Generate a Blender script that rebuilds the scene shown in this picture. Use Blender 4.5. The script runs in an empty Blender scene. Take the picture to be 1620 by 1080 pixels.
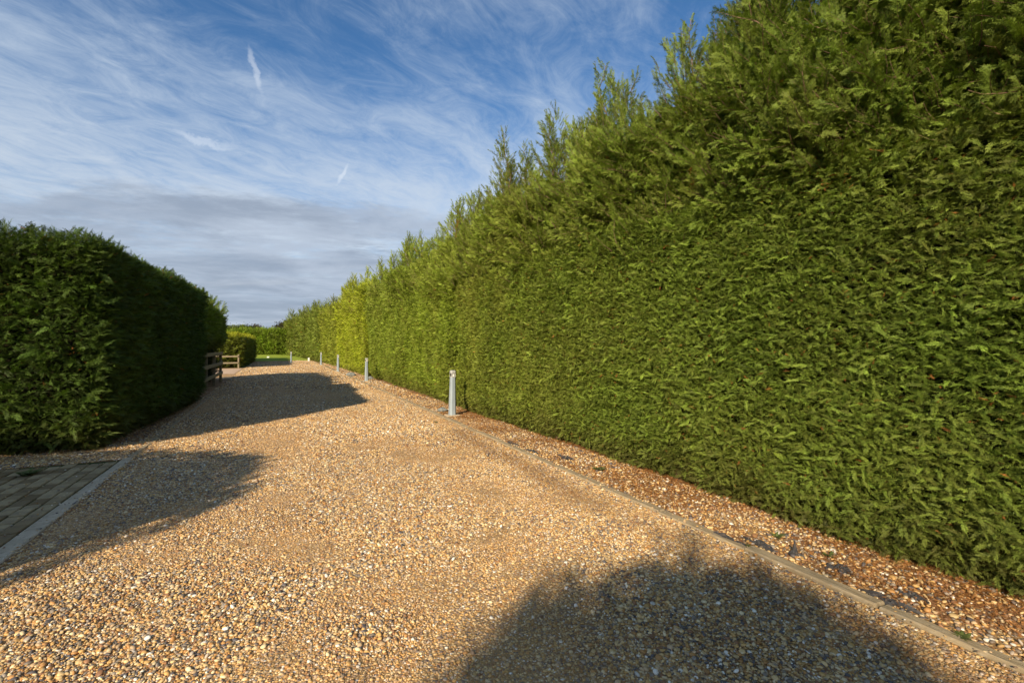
import bpy, bmesh, math, random
import numpy as np
from mathutils import Vector, Matrix

random.seed(7)
RNG = np.random.default_rng(7)
R = math.radians

# ------------------------------------------------------------------ camera, world, sun
# world axes: +Y runs along the drive, +X to its right, the camera stands at the origin
CAMZ = 1.55
YAW = math.atan(370 / 765)
scene = bpy.context.scene
COL = scene.collection
cam_data = bpy.data.cameras.new('camera')
cam_data.sensor_width = 36
cam_data.lens = 17.0
cam_data.clip_start = 0.05
cam_data.clip_end = 2000
cam = bpy.data.objects.new('camera', cam_data)
COL.objects.link(cam)
cam.location = (0, 0, CAMZ)
cam.rotation_euler = (R(90) + math.atan(6 / 765), 0, -YAW)
scene.camera = cam

SUN_AZ = R(44)            # light travels towards (sin, cos) of this in x, y
SUN_EL = R(26)
sd = bpy.data.lights.new('sun', 'SUN')
sd.energy = 5.0
sd.angle = R(0.53)
sd.color = (1.0, 0.86, 0.66)
so = bpy.data.objects.new('sun', sd)
COL.objects.link(so)
ldir = Vector((math.cos(SUN_AZ) * math.cos(SUN_EL), math.sin(SUN_AZ) * math.cos(SUN_EL), -math.sin(SUN_EL)))
so.rotation_euler = ldir.to_track_quat('-Z', 'Y').to_euler()
so.location = -ldir * 60

scene.view_settings.view_transform = 'Standard'
scene.view_settings.look = 'None'
scene.view_settings.gamma = 1
scene.view_settings.use_curve_mapping = False
scene.view_settings.exposure = 0.46


class NT:
    """small helper to write node trees"""
    def __init__(s, tree):
        s.t = tree
        s.n = tree.nodes
        s.l = tree.links

    def new(s, typ, **kw):
        nd = s.n.new(typ)
        for k, v in kw.items():
            setattr(nd, k, v)
        return nd

    def put(s, sock, v):
        if v is None:
            return
        if hasattr(v, 'is_output') or isinstance(v, bpy.types.NodeSocket):
            s.l.new(v, sock)
        else:
            sock.default_value = v

    def math(s, op, a, b=None, c=None, clamp=False):
        nd = s.new('ShaderNodeMath', operation=op, use_clamp=clamp)
        s.put(nd.inputs[0], a); s.put(nd.inputs[1], b); s.put(nd.inputs[2], c)
        return nd.outputs[0]

    def vmath(s, op, a, b=None):
        nd = s.new('ShaderNodeVectorMath', operation=op)
        s.put(nd.inputs[0], a); s.put(nd.inputs[1], b)
        return nd.outputs['Value'] if op in ('DOT_PRODUCT', 'LENGTH') else nd.outputs['Vector']

    def mix(s, f, a, b, mode='MIX'):
        nd = s.new('ShaderNodeMix', data_type='RGBA', blend_type=mode)
        nd.clamp_factor = True
        s.put(nd.inputs[0], f); s.put(nd.inputs[6], a); s.put(nd.inputs[7], b)
        return nd.outputs[2]

    def noise(s, vec, scale, detail=4, rough=0.55, dist=0.0):
        nd = s.new('ShaderNodeTexNoise')
        s.put(nd.inputs['Vector'], vec)
        nd.inputs['Scale'].default_value = scale
        nd.inputs['Detail'].default_value = detail
        nd.inputs['Roughness'].default_value = rough
        nd.inputs['Distortion'].default_value = dist
        return nd.outputs['Fac']

    def ramp(s, fac, stops, interp='LINEAR'):
        nd = s.new('ShaderNodeValToRGB')
        cr = nd.color_ramp
        cr.interpolation = interp
        while len(cr.elements) < len(stops):
            cr.elements.new(0.5)
        for e, (p, c) in zip(cr.elements, stops):
            e.position = p
            e.color = c if len(c) == 4 else (*c, 1)
        s.put(nd.inputs[0], fac)
        return nd.outputs[0]

    def smooth(s, v, a, b):
        nd = s.new('ShaderNodeMapRange', interpolation_type='SMOOTHSTEP')
        s.put(nd.inputs[0], v)
        nd.inputs[1].default_value = a; nd.inputs[2].default_value = b
        return nd.outputs[0]


def cam_dir(px, py):
    """unit direction in the world through a point of the 1620 x 1080 photograph"""
    x = (px - 810) / 765; z = (546 - py) / 765
    d = Vector((math.cos(YAW) * x + math.sin(YAW), -math.sin(YAW) * x + math.cos(YAW), z))
    return d.normalized()


world = bpy.data.worlds.new('World')
scene.world = world
world.use_nodes = True
w = NT(world.node_tree)
w.n.clear()
wo = w.new('ShaderNodeOutputWorld')
bg = w.new('ShaderNodeBackground')
bg.inputs['Strength'].default_value = 0.082
w.l.new(bg.outputs[0], wo.inputs[0])
sky = w.new('ShaderNodeTexSky', sky_type='NISHITA')
sky.sun_disc = False
sky.sun_elevation = SUN_EL
sky.sun_rotation = math.atan2(-ldir.x, -ldir.y)
sky.air_density = 1.0; sky.dust_density = 0.4; sky.ozone_density = 2.5
tc = w.new('ShaderNodeTexCoord')
dirv = tc.outputs['Generated']
sep = w.new('ShaderNodeSeparateXYZ'); w.l.new(dirv, sep.inputs[0])
dx, dy, dz = sep.outputs
zc = w.math('ADD', w.math('MAXIMUM', dz, 0.0), 0.10)
pu = w.math('DIVIDE', dx, zc); pv = w.math('DIVIDE', dy, zc)
comb = w.new('ShaderNodeCombineXYZ'); w.l.new(pu, comb.inputs[0]); w.l.new(pv, comb.inputs[1])
P = comb.outputs[0]


def mapped(vec, rot, scale, loc=(0, 0, 0)):
    """rotate first, then stretch"""
    m = w.new('ShaderNodeVectorRotate', rotation_type='Z_AXIS')
    w.l.new(vec, m.inputs['Vector'])
    m.inputs['Angle'].default_value = -rot
    m2 = w.new('ShaderNodeMapping')
    w.l.new(m.outputs[0], m2.inputs['Vector'])
    m2.inputs['Scale'].default_value = scale
    m2.inputs['Location'].default_value = loc
    return m2.outputs[0]


# cirrus drawn out along one heading of the high wind (x of the mapped space)
big = w.noise(mapped(P, R(39), (0.30, 0.55, 1), (1.3, 4.2, 0)), 1.0, 4, 0.55, 0.3)
streak = w.noise(mapped(P, R(41), (0.62, 1.35, 1), (0.2, 1.1, 3)), 1.3, 10, 0.62, 1.0)
fine = w.noise(mapped(P, R(28), (1.7, 2.7, 1), (4.2, 0.4, 1)), 2.6, 10, 0.72, 1.3)
cov = w.math('ADD', w.math('MULTIPLY', big, 0.85), w.math('ADD', w.math('MULTIPLY', streak, 0.75), w.math('MULTIPLY', fine, 0.45)))
# the deck thickens towards the lower sky and thins out overhead
elev = w.math('ARCSINE', dz)
low = w.smooth(elev, 0.60, 0.18)
cov = w.math('ADD', cov, w.math('MULTIPLY', low, 0.30))
side = w.vmath('DOT_PRODUCT', dirv, tuple(cam_dir(1150, 120)))
cov = w.math('SUBTRACT', cov, w.math('MULTIPLY', w.smooth(side, 0.86, 1.0), 0.10))
cirrus = w.smooth(cov, 0.87, 1.42)


def blob(px, py, lx, ly, seed):
    """a small separate wisp: an ellipse along (lx,ly) about a direction, frayed by noise"""
    c = cam_dir(px, py)
    a = (cam_dir(px + lx, py + ly) - c); b = (cam_dir(px - ly * 0.16, py + lx * 0.16) - c)
    an = a / a.length_squared; bn = b / b.length_squared
    d = w.vmath('SUBTRACT', dirv, tuple(c))
    ea = w.vmath('DOT_PRODUCT', d, tuple(an)); eb = w.vmath('DOT_PRODUCT', d, tuple(bn))
    nz = w.noise(mapped(dirv, 0, (1, 1, 1), (seed, 0, 0)), 22, 5, 0.65)
    eb = w.math('ADD', eb, w.math('MULTIPLY_ADD', nz, 6.0, -3.0))
    rr = w.math('ADD', w.math('POWER', w.math('ABSOLUTE', ea), 2.0), w.math('POWER', w.math('ABSOLUTE', eb), 2.0))
    front = w.smooth(w.vmath('DOT_PRODUCT', dirv, tuple(c)), 0.9, 0.99)
    return w.math('MULTIPLY', w.math('POWER', w.smooth(rr, 1.8, 0.0), 1.6), front)


skycol = w.mix(1.0, sky.outputs[0], (0.60, 0.95, 1.20, 1), 'MULTIPLY')
white = w.mix(w.smooth(elev, 0.08, 0.5), (6.5, 6.9, 7.3, 1), (5.4, 6.3, 7.4, 1))
c1 = w.mix(w.math('MULTIPLY', cirrus, 0.78), skycol, white)
wisps = w.math('MAXIMUM', w.math('MAXIMUM', w.math('MULTIPLY', blob(402, 108, 2, 34, 2), 0.36), w.math('MULTIPLY', blob(318, 220, 44, 8, 5), 0.34)), w.math('MULTIPLY', blob(541, 275, 9, -16, 9), 0.42))
c1 = w.mix(wisps, c1, (7.4, 8.0, 8.8, 1))
# grey stratus bank low over the horizon
bn = w.noise(mapped(P, R(-12), (0.30, 0.75, 1), (2.0, 0.3, 8)), 0.8, 6, 0.55, 0.25)
bank_top = w.math('ADD', w.math('MULTIPLY_ADD', bn, 0.36, -0.01), w.math('MULTIPLY', w.math('ADD', w.noise(mapped(P, R(-12), (1, 1.6, 1), (5, 3, 1)), 1.7, 8, 0.66), -0.5), 0.22))
bank = w.smooth(w.math('SUBTRACT', bank_top, elev), -0.03, 0.035)
btex = w.noise(mapped(P, R(-12), (0.7, 0.9, 1), (0, 3.3, 2)), 1.5, 8, 0.6, 0.4)
bcol = w.mix(w.smooth(btex, 0.36, 0.66), (2.7, 3.3, 4.3, 1), (4.2, 4.9, 6.0, 1))
lowbright = w.smooth(w.math('ADD', w.noise(mapped(P, R(-26), (0.3, 1.2, 1), (7, 1.3, 2)), 1.1, 5), w.math('MULTIPLY', elev, -0.8)), 0.45, 0.62)
bcol = w.mix(w.math('MULTIPLY', lowbright, 0.35), bcol, (5.6, 6.0, 6.6, 1))
c2 = w.mix(w.math('MULTIPLY', bank, 0.9), c1, bcol)
w.l.new(c2, bg.inputs['Color'])


# ------------------------------------------------------------------ helpers
def tag(o, label=None, cat=None, group=None, kind=None):
    if label: o['label'] = label
    if cat: o['category'] = cat
    if group: o['group'] = group
    if kind: o['kind'] = kind
    return o


def empty(name, loc, label, cat, group=None, rz=0.0):
    o = bpy.data.objects.new(name, None)
    o.empty_display_size = 0.3
    COL.objects.link(o)
    o.location = loc
    o.rotation_euler = (0, 0, rz)
    return tag(o, label, cat, group)


def link_mesh(name, me, mat=None, parent=None, smooth=False):
    if mat is not None:
        for m in (mat if isinstance(mat, (list, tuple)) else [mat]):
            me.materials.append(m)
    if smooth:
        me.polygons.foreach_set('use_smooth', np.ones(len(me.polygons), bool))
    o = bpy.data.objects.new(name, me)
    COL.objects.link(o)
    if parent is not None:
        o.parent = parent
    return o


def mesh_from(name, verts, faces):
    me = bpy.data.meshes.new(name)
    me.from_pydata([tuple(v) for v in verts], [], [tuple(f) for f in faces])
    me.update()
    return me


def _hash(ix, iy, iz, seed):
    h = (ix.astype(np.int64) * 374761393 + iy.astype(np.int64) * 668265263 + iz.astype(np.int64) * 2147483647 + seed * 974711) & 0xffffffff
    h = ((h ^ (h >> 13)) * 1274126177) & 0xffffffff
    h = h ^ (h >> 16)
    return (h & 0xffff) / 65535.0


def vnoise(p, scale=1.0, seed=0):
    """value noise in -1..1 for an (n,3) array"""
    q = np.asarray(p, float) * scale
    i = np.floor(q).astype(np.int64); f = q - i
    f = f * f * (3 - 2 * f)
    out = 0
    for a in (0, 1):
        for b in (0, 1):
            for c in (0, 1):
                wgt = (f[:, 0] if a else 1 - f[:, 0]) * (f[:, 1] if b else 1 - f[:, 1]) * (f[:, 2] if c else 1 - f[:, 2])
                out = out + wgt * _hash(i[:, 0] + a, i[:, 1] + b, i[:, 2] + c, seed)
    return out * 2 - 1


def norm(a):
    return a / np.maximum(np.linalg.norm(a, axis=-1, keepdims=True), 1e-9)


def eulers(g, c):
    """rotation (XYZ eulers) whose local x is g and local z is nearest to c"""
    g = norm(g); b = norm(np.cross(c, g)); c = np.cross(g, b)
    ry = -np.arcsin(np.clip(g[:, 2], -1, 1))
    rx = np.arctan2(b[:, 2], c[:, 2])
    rz = np.arctan2(g[:, 1], g[:, 0])
    return np.stack([rx, ry, rz], 1)


def to_cam(p):
    """photo pixel coordinates and depth of world points (n,3)"""
    cy, sy = math.cos(YAW), math.sin(YAW)
    X = p[:, 0] * cy - p[:, 1] * sy
    Z = p[:, 0] * sy + p[:, 1] * cy
    Zs = np.where(Z > 0.05, Z, 0.05)
    return 810 + 765 * X / Zs, 546 - 765 * (p[:, 2] - CAMZ) / Zs, Z


def scatter(name, variants, pos, rot, scl, colr, parent=None, kind='stuff'):
    """ONE object that carries instances of the variant meshes on its points"""
    n = len(pos)
    me = bpy.data.meshes.new(name)
    me.vertices.add(n)
    me.vertices.foreach_set('co', np.asarray(pos, np.float32).ravel())
    for nm, arr, typ, key in (('rot', rot, 'FLOAT_VECTOR', 'vector'), ('scl', scl, 'FLOAT_VECTOR', 'vector'), ('tint', colr, 'FLOAT_VECTOR', 'vector')):
        at = me.attributes.new(nm, typ, 'POINT')
        at.data.foreach_set(key, np.asarray(arr, np.float32).ravel())
    at = me.attributes.new('pick', 'INT', 'POINT')
    at.data.foreach_set('value', RNG.integers(0, len(variants), n).astype(np.int32))
    o = bpy.data.objects.new(name, me)
    COL.objects.link(o)
    ng = bpy.data.node_groups.new(name + '_spread', 'GeometryNodeTree')
    ng.interface.new_socket('Geometry', in_out='INPUT', socket_type='NodeSocketGeometry')
    ng.interface.new_socket('Geometry', in_out='OUTPUT', socket_type='NodeSocketGeometry')
    N = ng.nodes; L = ng.links
    gi = N.new('NodeGroupInput'); go = N.new('NodeGroupOutput')
    iop = N.new('GeometryNodeInstanceOnPoints')
    L.new(gi.outputs[0], iop.inputs['Points'])
    if len(variants) > 1:
        jn = N.new('GeometryNodeJoinGeometry')
        for v in variants:
            oi = N.new('GeometryNodeObjectInfo')
            oi.inputs['Object'].default_value = v
            oi.inputs['As Instance'].default_value = True
            L.new(oi.outputs['Geometry'], jn.inputs[0])
        L.new(jn.outputs[0], iop.inputs['Instance'])
        iop.inputs['Pick Instance'].default_value = True
        pk = N.new('GeometryNodeInputNamedAttribute'); pk.data_type = 'INT'; pk.inputs['Name'].default_value = 'pick'
        L.new(pk.outputs['Attribute'], iop.inputs['Instance Index'])
    else:
        oi = N.new('GeometryNodeObjectInfo')
        oi.inputs['Object'].default_value = variants[0]
        oi.inputs['As Instance'].default_value = True
        L.new(oi.outputs['Geometry'], iop.inputs['Instance'])
    for nm, sk in (('rot', 'Rotation'), ('scl', 'Scale')):
        na = N.new('GeometryNodeInputNamedAttribute'); na.data_type = 'FLOAT_VECTOR'; na.inputs['Name'].default_value = nm
        L.new(na.outputs['Attribute'], iop.inputs[sk])
    L.new(iop.outputs[0], go.inputs[0])
    md = o.modifiers.new('spread', 'NODES')
    md.node_group = ng
    if parent is not None:
        o.parent = parent
    if kind:
        o['kind'] = kind
    return o


# ------------------------------------------------------------------ materials
def mat_new(name):
    m = bpy.data.materials.new(name)
    m.use_nodes = True
    t = NT(m.node_tree)
    t.n.clear()
    out = t.new('ShaderNodeOutputMaterial')
    return m, t, out


def bsdf(t, out, color, rough=0.7, spec=0.3, bump=None, bstr=0.3, bdist=0.01, metallic=0.0):
    b = t.new('ShaderNodeBsdfPrincipled')
    t.put(b.inputs['Base Color'], color)
    t.put(b.inputs['Roughness'], rough)
    b.inputs['Specular IOR Level'].default_value = spec
    t.put(b.inputs['Metallic'], metallic)
    if bump is not None:
        bp = t.new('ShaderNodeBump')
        bp.inputs['Strength'].default_value = bstr
        bp.inputs['Distance'].default_value = bdist
        t.put(bp.inputs['Height'], bump)
        t.l.new(bp.outputs[0], b.inputs['Normal'])
    if out is not None:
        t.l.new(b.outputs[0], out.inputs[0])
    return b


def leaf_material():
    m, t, out = mat_new('cypress_leaf')
    a = t.new('ShaderNodeAttribute', attribute_type='INSTANCER', attribute_name='tint')
    tip = t.new('ShaderNodeAttribute', attribute_type='GEOMETRY', attribute_name='tip')
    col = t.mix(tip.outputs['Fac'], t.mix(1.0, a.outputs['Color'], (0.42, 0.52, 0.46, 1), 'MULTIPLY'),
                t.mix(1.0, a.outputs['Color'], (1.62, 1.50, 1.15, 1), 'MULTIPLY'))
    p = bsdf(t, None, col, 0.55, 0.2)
    tr = t.new('ShaderNodeBsdfTranslucent')
    t.l.new(t.mix(1.0, col, (1.3, 1.5, 0.6, 1), 'MULTIPLY'), tr.inputs['Color'])
    mx = t.new('ShaderNodeMixShader')
    mx.inputs[0].default_value = 0.2
    t.l.new(p.outputs[0], mx.inputs[1]); t.l.new(tr.outputs[0], mx.inputs[2])
    t.l.new(mx.outputs[0], out.inputs[0])
    return m


def simple_noise_material(name, c1, c2, scale, rough=0.8, spec=0.2, bstr=0.4, bdist=0.01, c3=None, stretch=(1, 1, 1)):
    m, t, out = mat_new(name)
    tcd = t.new('ShaderNodeTexCoord')
    mp = t.new('ShaderNodeMapping'); t.l.new(tcd.outputs['Object'], mp.inputs[0]); mp.inputs['Scale'].default_value = stretch
    n1 = t.noise(mp.outputs[0], scale, 6, 0.6)
    n2 = t.noise(mp.outputs[0], scale * 4.3, 5, 0.6)
    col = t.mix(t.smooth(n1, 0.32, 0.68), (*c1, 1), (*c2, 1))
    if c3:
        col = t.mix(t.math('MULTIPLY', t.smooth(n2, 0.52, 0.7), 0.7), col, (*c3, 1))
    bsdf(t, out, col, rough, spec, t.math('ADD', n1, n2), bstr, bdist)
    return m


M_LEAF = leaf_material()
M_BARK = simple_noise_material('cypress_bark', (0.13, 0.075, 0.045), (0.26, 0.16, 0.10), 18, 0.85, 0.2, 0.6, 0.01, stretch=(1, 1, 0.2))
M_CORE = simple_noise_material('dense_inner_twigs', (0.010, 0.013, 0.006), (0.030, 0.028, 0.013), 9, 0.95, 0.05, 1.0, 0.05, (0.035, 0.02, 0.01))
M_CONC = simple_noise_material('weathered_concrete', (0.44, 0.345, 0.225), (0.58, 0.46, 0.31), 7, 0.85, 0.2, 0.35, 0.004, (0.24, 0.18, 0.12))
M_EDGE = simple_noise_material('weathered_edging', (0.29, 0.215, 0.12), (0.41, 0.315, 0.185), 10, 0.85, 0.2, 0.8, 0.008, (0.42, 0.36, 0.26), stretch=(3, 0.5, 1))
M_WOOD = simple_noise_material('fence_timber', (0.21, 0.17, 0.105), (0.31, 0.25, 0.155), 6, 0.75, 0.2, 0.4, 0.005, (0.22, 0.14, 0.07), stretch=(1, 0.3, 3))
M_OLDWOOD = simple_noise_material('old_sleeper_timber', (0.10, 0.075, 0.05), (0.17, 0.13, 0.085), 8, 0.85, 0.2, 0.6, 0.006, stretch=(0.4, 1, 3))
M_GREY = simple_noise_material('grey_bollard_plastic', (0.27, 0.315, 0.33), (0.34, 0.385, 0.40), 5, 0.55, 0.3, 0.1, 0.002, (0.24, 0.26, 0.24), stretch=(1, 1, 0.4))
M_CAP = simple_noise_material('bollard_cap', (0.36, 0.36, 0.32), (0.44, 0.43, 0.38), 9, 0.6, 0.3, 0.2, 0.002, (0.28, 0.27, 0.23))
M_LENS = simple_noise_material('bollard_lens', (0.75, 0.74, 0.66), (0.82, 0.80, 0.72), 9, 0.3, 0.5, 0.05, 0.001)
M_DARK = simple_noise_material('dark_recess', (0.03, 0.028, 0.025), (0.05, 0.045, 0.04), 9, 0.7, 0.2, 0.1, 0.001)
M_MEMB = simple_noise_material('black_membrane', (0.030, 0.029, 0.029), (0.062, 0.058, 0.055), 14, 0.65, 0.25, 0.6, 0.004, (0.17, 0.11, 0.06))
M_STONE = simple_noise_material('grey_rock', (0.16, 0.17, 0.15), (0.30, 0.30, 0.27), 14, 0.8, 0.2, 0.7, 0.01)
M_WHITE = simple_noise_material('white_paint', (0.74, 0.73, 0.64), (0.80, 0.79, 0.72), 8, 0.6, 0.3, 0.1, 0.002)


def instanced_material(name, rough=0.7, spec=0.3, nscale=30):
    m, t, out = mat_new(name)
    a = t.new('ShaderNodeAttribute', attribute_type='INSTANCER', attribute_name='tint')
    tcd = t.new('ShaderNodeTexCoord')
    n1 = t.noise(tcd.outputs['Object'], nscale, 3, 0.6)
    col = t.mix(n1, t.mix(1.0, a.outputs['Color'], (0.72, 0.70, 0.68, 1), 'MULTIPLY'), t.mix(1.0, a.outputs['Color'], (1.2, 1.2, 1.2, 1), 'MULTIPLY'))
    bsdf(t, out, col, rough, spec)
    return m


M_PEB = instanced_material('flint_pebble', 0.55, 0.4, 2.0)

PAL = np.array([
    (0.58, 0.345, 0.115), (0.68, 0.47, 0.21), (0.46, 0.235, 0.075), (0.76, 0.59, 0.33), (0.25, 0.20, 0.145),
    (0.12, 0.105, 0.10), (0.86, 0.78, 0.64), (0.30, 0.15, 0.07), (0.58, 0.40, 0.215), (0.40, 0.33, 0.25)])
PW = np.array([0.16, 0.17, 0.11, 0.10, 0.11, 0.085, 0.045, 0.08, 0.09, 0.05])


def gravel_material(name, scale=62.0, dirt=0.0, dark=1.0):
    m, t, out = mat_new(name)
    geo = t.new('ShaderNodeNewGeometry')
    pos = geo.outputs['Position']
    vo = t.new('ShaderNodeTexVoronoi', feature='F1')
    wob = t.vmath('ADD', pos, None)
    t.l.new(pos, vo.inputs['Vector'])
    vo.inputs['Scale'].default_value = scale
    sepc = t.new('ShaderNodeSeparateColor'); t.l.new(vo.outputs['Color'], sepc.inputs[0])
    acc = 0; stops = []
    for c, pw in zip(PAL, PW / PW.sum()):
        stops.append((acc, tuple(c * dark))); acc += pw
    col = t.ramp(sepc.outputs[0], stops, 'CONSTANT')
    fines = t.noise(pos, 150, 4, 0.7)
    gap = t.smooth(vo.outputs['Distance'], 0.28, 0.62)
    sandc = t.mix(fines, (0.16 * dark, 0.09 * dark, 0.035 * dark, 1), (0.50 * dark, 0.30 * dark, 0.13 * dark, 1))
    col = t.mix(gap, col, sandc)
    patch = t.noise(pos, 0.9, 5, 0.6, 0.4)
    col = t.mix(t.math('MULTIPLY', t.smooth(patch, 0.50, 0.70), 0.5), col, sandc)
    if dirt > 0:
        dn = t.noise(pos, 2.3, 6, 0.7)
        dc = t.mix(fines, (0.12, 0.06, 0.028, 1), (0.42, 0.20, 0.08, 1))
        col = t.mix(t.smooth(dn, 0.62 - dirt * 0.4, 0.78 - dirt * 0.4), col, dc)
    h = t.math('ADD', t.math('MULTIPLY', t.smooth(vo.outputs['Distance'], 0.75, 0.1), 1.0), t.math('MULTIPLY', fines, 0.25))
    bsdf(t, out, col, 0.8, 0.2, h, 0.55, 0.008)
    return m


M_GRAVEL = gravel_material('drive_gravel', dark=1.12)
M_STRIP = gravel_material('verge_litter', 60, 0.55, 0.9)
M_SOIL = simple_noise_material('dark_soil', (0.05, 0.03, 0.018), (0.12, 0.065, 0.035), 5, 0.95, 0.1, 0.7, 0.02, (0.20, 0.10, 0.05))
M_LAWN = simple_noise_material('lawn_turf', (0.22, 0.28, 0.03), (0.31, 0.37, 0.05), 1.5, 0.9, 0.1, 0.5, 0.02, (0.30, 0.33, 0.08))
M_FIELD = simple_noise_material('rough_field', (0.07, 0.11, 0.03), (0.14, 0.15, 0.06), 0.6, 0.95, 0.1, 0.5, 0.03)
M_PINK = simple_noise_material('far_paving', (0.50, 0.34, 0.22), (0.60, 0.43, 0.29), 2.0, 0.85, 0.2, 0.3, 0.004)


def paver_material():
    m, t, out = mat_new('block_paver')
    oi = t.new('ShaderNodeObjectInfo')
    geo = t.new('ShaderNodeNewGeometry')
    n1 = t.noise(geo.outputs['Position'], 9, 6, 0.6)
    n2 = t.noise(geo.outputs['Position'], 90, 4, 0.6)
    a = t.mix(oi.outputs['Random'], (0.20, 0.130, 0.055, 1), (0.44, 0.325, 0.17, 1))
    col = t.mix(t.math('MULTIPLY', t.smooth(n1, 0.4, 0.75), 0.6), a, (0.17, 0.13, 0.085, 1))
    bsdf(t, out, col, 0.85, 0.2, n2, 0.5, 0.003)
    return m


M_PAVER = paver_material()
M_MOSS = simple_noise_material('mossy_joint_sand', (0.035, 0.035, 0.015), (0.06, 0.075, 0.02), 12, 0.95, 0.1, 0.5, 0.005, (0.09, 0.12, 0.03))


# ------------------------------------------------------------------ foliage prototypes (unlinked, only instanced as leaf mass)
def spray_geo(rng, length=0.11, pairs=8, droop=0.25, wide=0.5):
    """a flat feathery cypress spray growing along +x: verts, faces, tip value per vertex"""
    V = []; F = []; T = []

    def bend(x, y, z=0.0):
        return (x, y, z - droop * (x * x + 0.6 * y * y) / length)

    def blade(p0, ang, ln, wd, zt):
        ca, sa = math.cos(ang), math.sin(ang)
        x0, y0 = p0
        k = len(V)
        pts = [(0, 0, 0.2), (ln * 0.45, wd, 0.55), (ln, 0, 1.0), (ln * 0.45, -wd, 0.55)]
        for a_, b_, tt in pts:
            V.append(bend(x0 + a_ * ca - b_ * sa, y0 + a_ * sa + b_ * ca, zt * a_))
            T.append(tt)
        F.append((k, k + 1, k + 2, k + 3))

    blade((0, 0), 0, length, length * 0.022, 0)
    for i in range(pairs):
        s = (i + 0.6) / pairs
        for sg in (-1, 1):
            x = length * (s * 0.86 + rng.uniform(-0.03, 0.03))
            ln = length * wide * (math.sin(math.pi * min(1, s * 0.75 + 0.28)) ** 0.8 * 0.9 + 0.1) * rng.uniform(0.6, 1.2)
            ang = sg * R(rng.uniform(24, 46))
            zt = rng.uniform(-0.5, 0.5)
            blade((x, 0), ang, ln, ln * 0.06, zt)
            for j in range(2):
                q = 0.3 + 0.3 * j
                bx = x + math.cos(ang) * ln * q; by = math.sin(ang) * ln * q
                l2 = ln * (0.48 - 0.08 * j) * rng.uniform(0.8, 1.2)
                for s2 in (-1, 1):
                    blade((bx, by), ang + s2 * R(rng.uniform(24, 42)), l2, l2 * 0.11, zt + rng.uniform(-0.5, 0.5))
    return np.array(V), F, np.array(T)


def proto(name, V, F, T, mats, midx=None, smooth=False):
    me = mesh_from(name, V, F)
    at = me.attributes.new('tip', 'FLOAT', 'POINT')
    at.data.foreach_set('value', np.asarray(T, np.float32))
    for m in mats:
        me.materials.append(m)
    if midx is not None:
        me.polygons.foreach_set('material_index', np.asarray(midx, np.int32))
    if smooth:
        me.polygons.foreach_set('use_smooth', np.ones(len(me.polygons), bool))
    return bpy.data.objects.new(name, me)


SPR = [spray_geo(random.Random(k), 0.13, 8, random.Random(k + 50).uniform(0.0, 0.5), 0.33) for k in range(5)]
P_SPRAY = [proto('cypress_spray', *s, [M_LEAF]) for s in SPR]


def rotm(g, c):
    g = Vector(g).normalized(); b = Vector(c).cross(g).normalized(); c = g.cross(b)
    return np.array([[g.x, b.x, c.x], [g.y, b.y, c.y], [g.z, b.z, c.z]])


def tube(V, F, T, Mi, pts, r0, r1, sides=4):
    k0 = len(V)
    n = len(pts)
    for i, p in enumerate(pts):
        p = Vector(p)
        d = (Vector(pts[min(i + 1, n - 1)]) - Vector(pts[max(i - 1, 0)])).normalized()
        a = d.orthogonal().normalized(); b = d.cross(a)
        r = r0 + (r1 - r0) * i / (n - 1)
        for s in range(sides):
            an = 2 * math.pi * s / sides
            V.append(tuple(p + a * (r * math.cos(an)) + b * (r * math.sin(an)))); T.append(0.3)
    for i in range(n - 1):
        for s in range(sides):
            s2 = (s + 1) % sides
            F.append((k0 + i * sides + s, k0 + i * sides + s2, k0 + (i + 1) * sides + s2, k0 + (i + 1) * sides + s)); Mi.append(1)


def bough_parts(rng, length=0.6, n=20, lift=0.25, s0=1.0):
    """an arching bough along +x clothed in sprays"""
    V = []; F = []; T = []; Mi = []
    pts = []
    for i in range(7):
        s = i / 6
        pts.append((length * s, 0.05 * length * math.sin(s * 5 + rng.random()), length * lift * s * s + rng.uniform(-.01, .01)))
    tube(V, F, T, Mi, pts, 0.006 * s0, 0.0018, 3)
    for i in range(n):
        s = 0.12 + 0.88 * (i + rng.random() * 0.6) / n
        k = min(5, int(s * 6)); f = s * 6 - k
        p = Vector(pts[k]).lerp(Vector(pts[k + 1]), min(1, f))
        sg = 1 if i % 2 else -1
        an = sg * R(rng.uniform(22, 55)) * (1 - 0.6 * s)
        g = Vector((math.cos(an), math.sin(an), rng.uniform(-0.15, 0.45)))
        c = Vector((rng.uniform(-.5, .3), rng.uniform(-.6, .6), 1))
        sc = s0 * rng.uniform(0.8, 1.35) * (1.15 - 0.35 * s)
        v, f_, t_ = SPR[rng.randrange(len(SPR))]
        vv = (v * sc) @ rotm(g, c).T + np.array(p)
        k0 = len(V)
        V.extend(map(tuple, vv)); T.extend(t_)
        F.extend([tuple(q + k0 for q in ff) for ff in f_]); Mi.extend([0] * len(f_))
    return np.array(V), F, np.array(T), Mi


BO = [bough_parts(random.Random(100 + k), 0.42 + 0.08 * (k % 3), 13 + 2 * (k % 3), random.Random(k).uniform(-0.05, 0.5)) for k in range(5)]
P_BOUGH = [proto('cypress_bough', b[0], b[1], b[2], [M_LEAF, M_BARK], b[3]) for b in BO]


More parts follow.
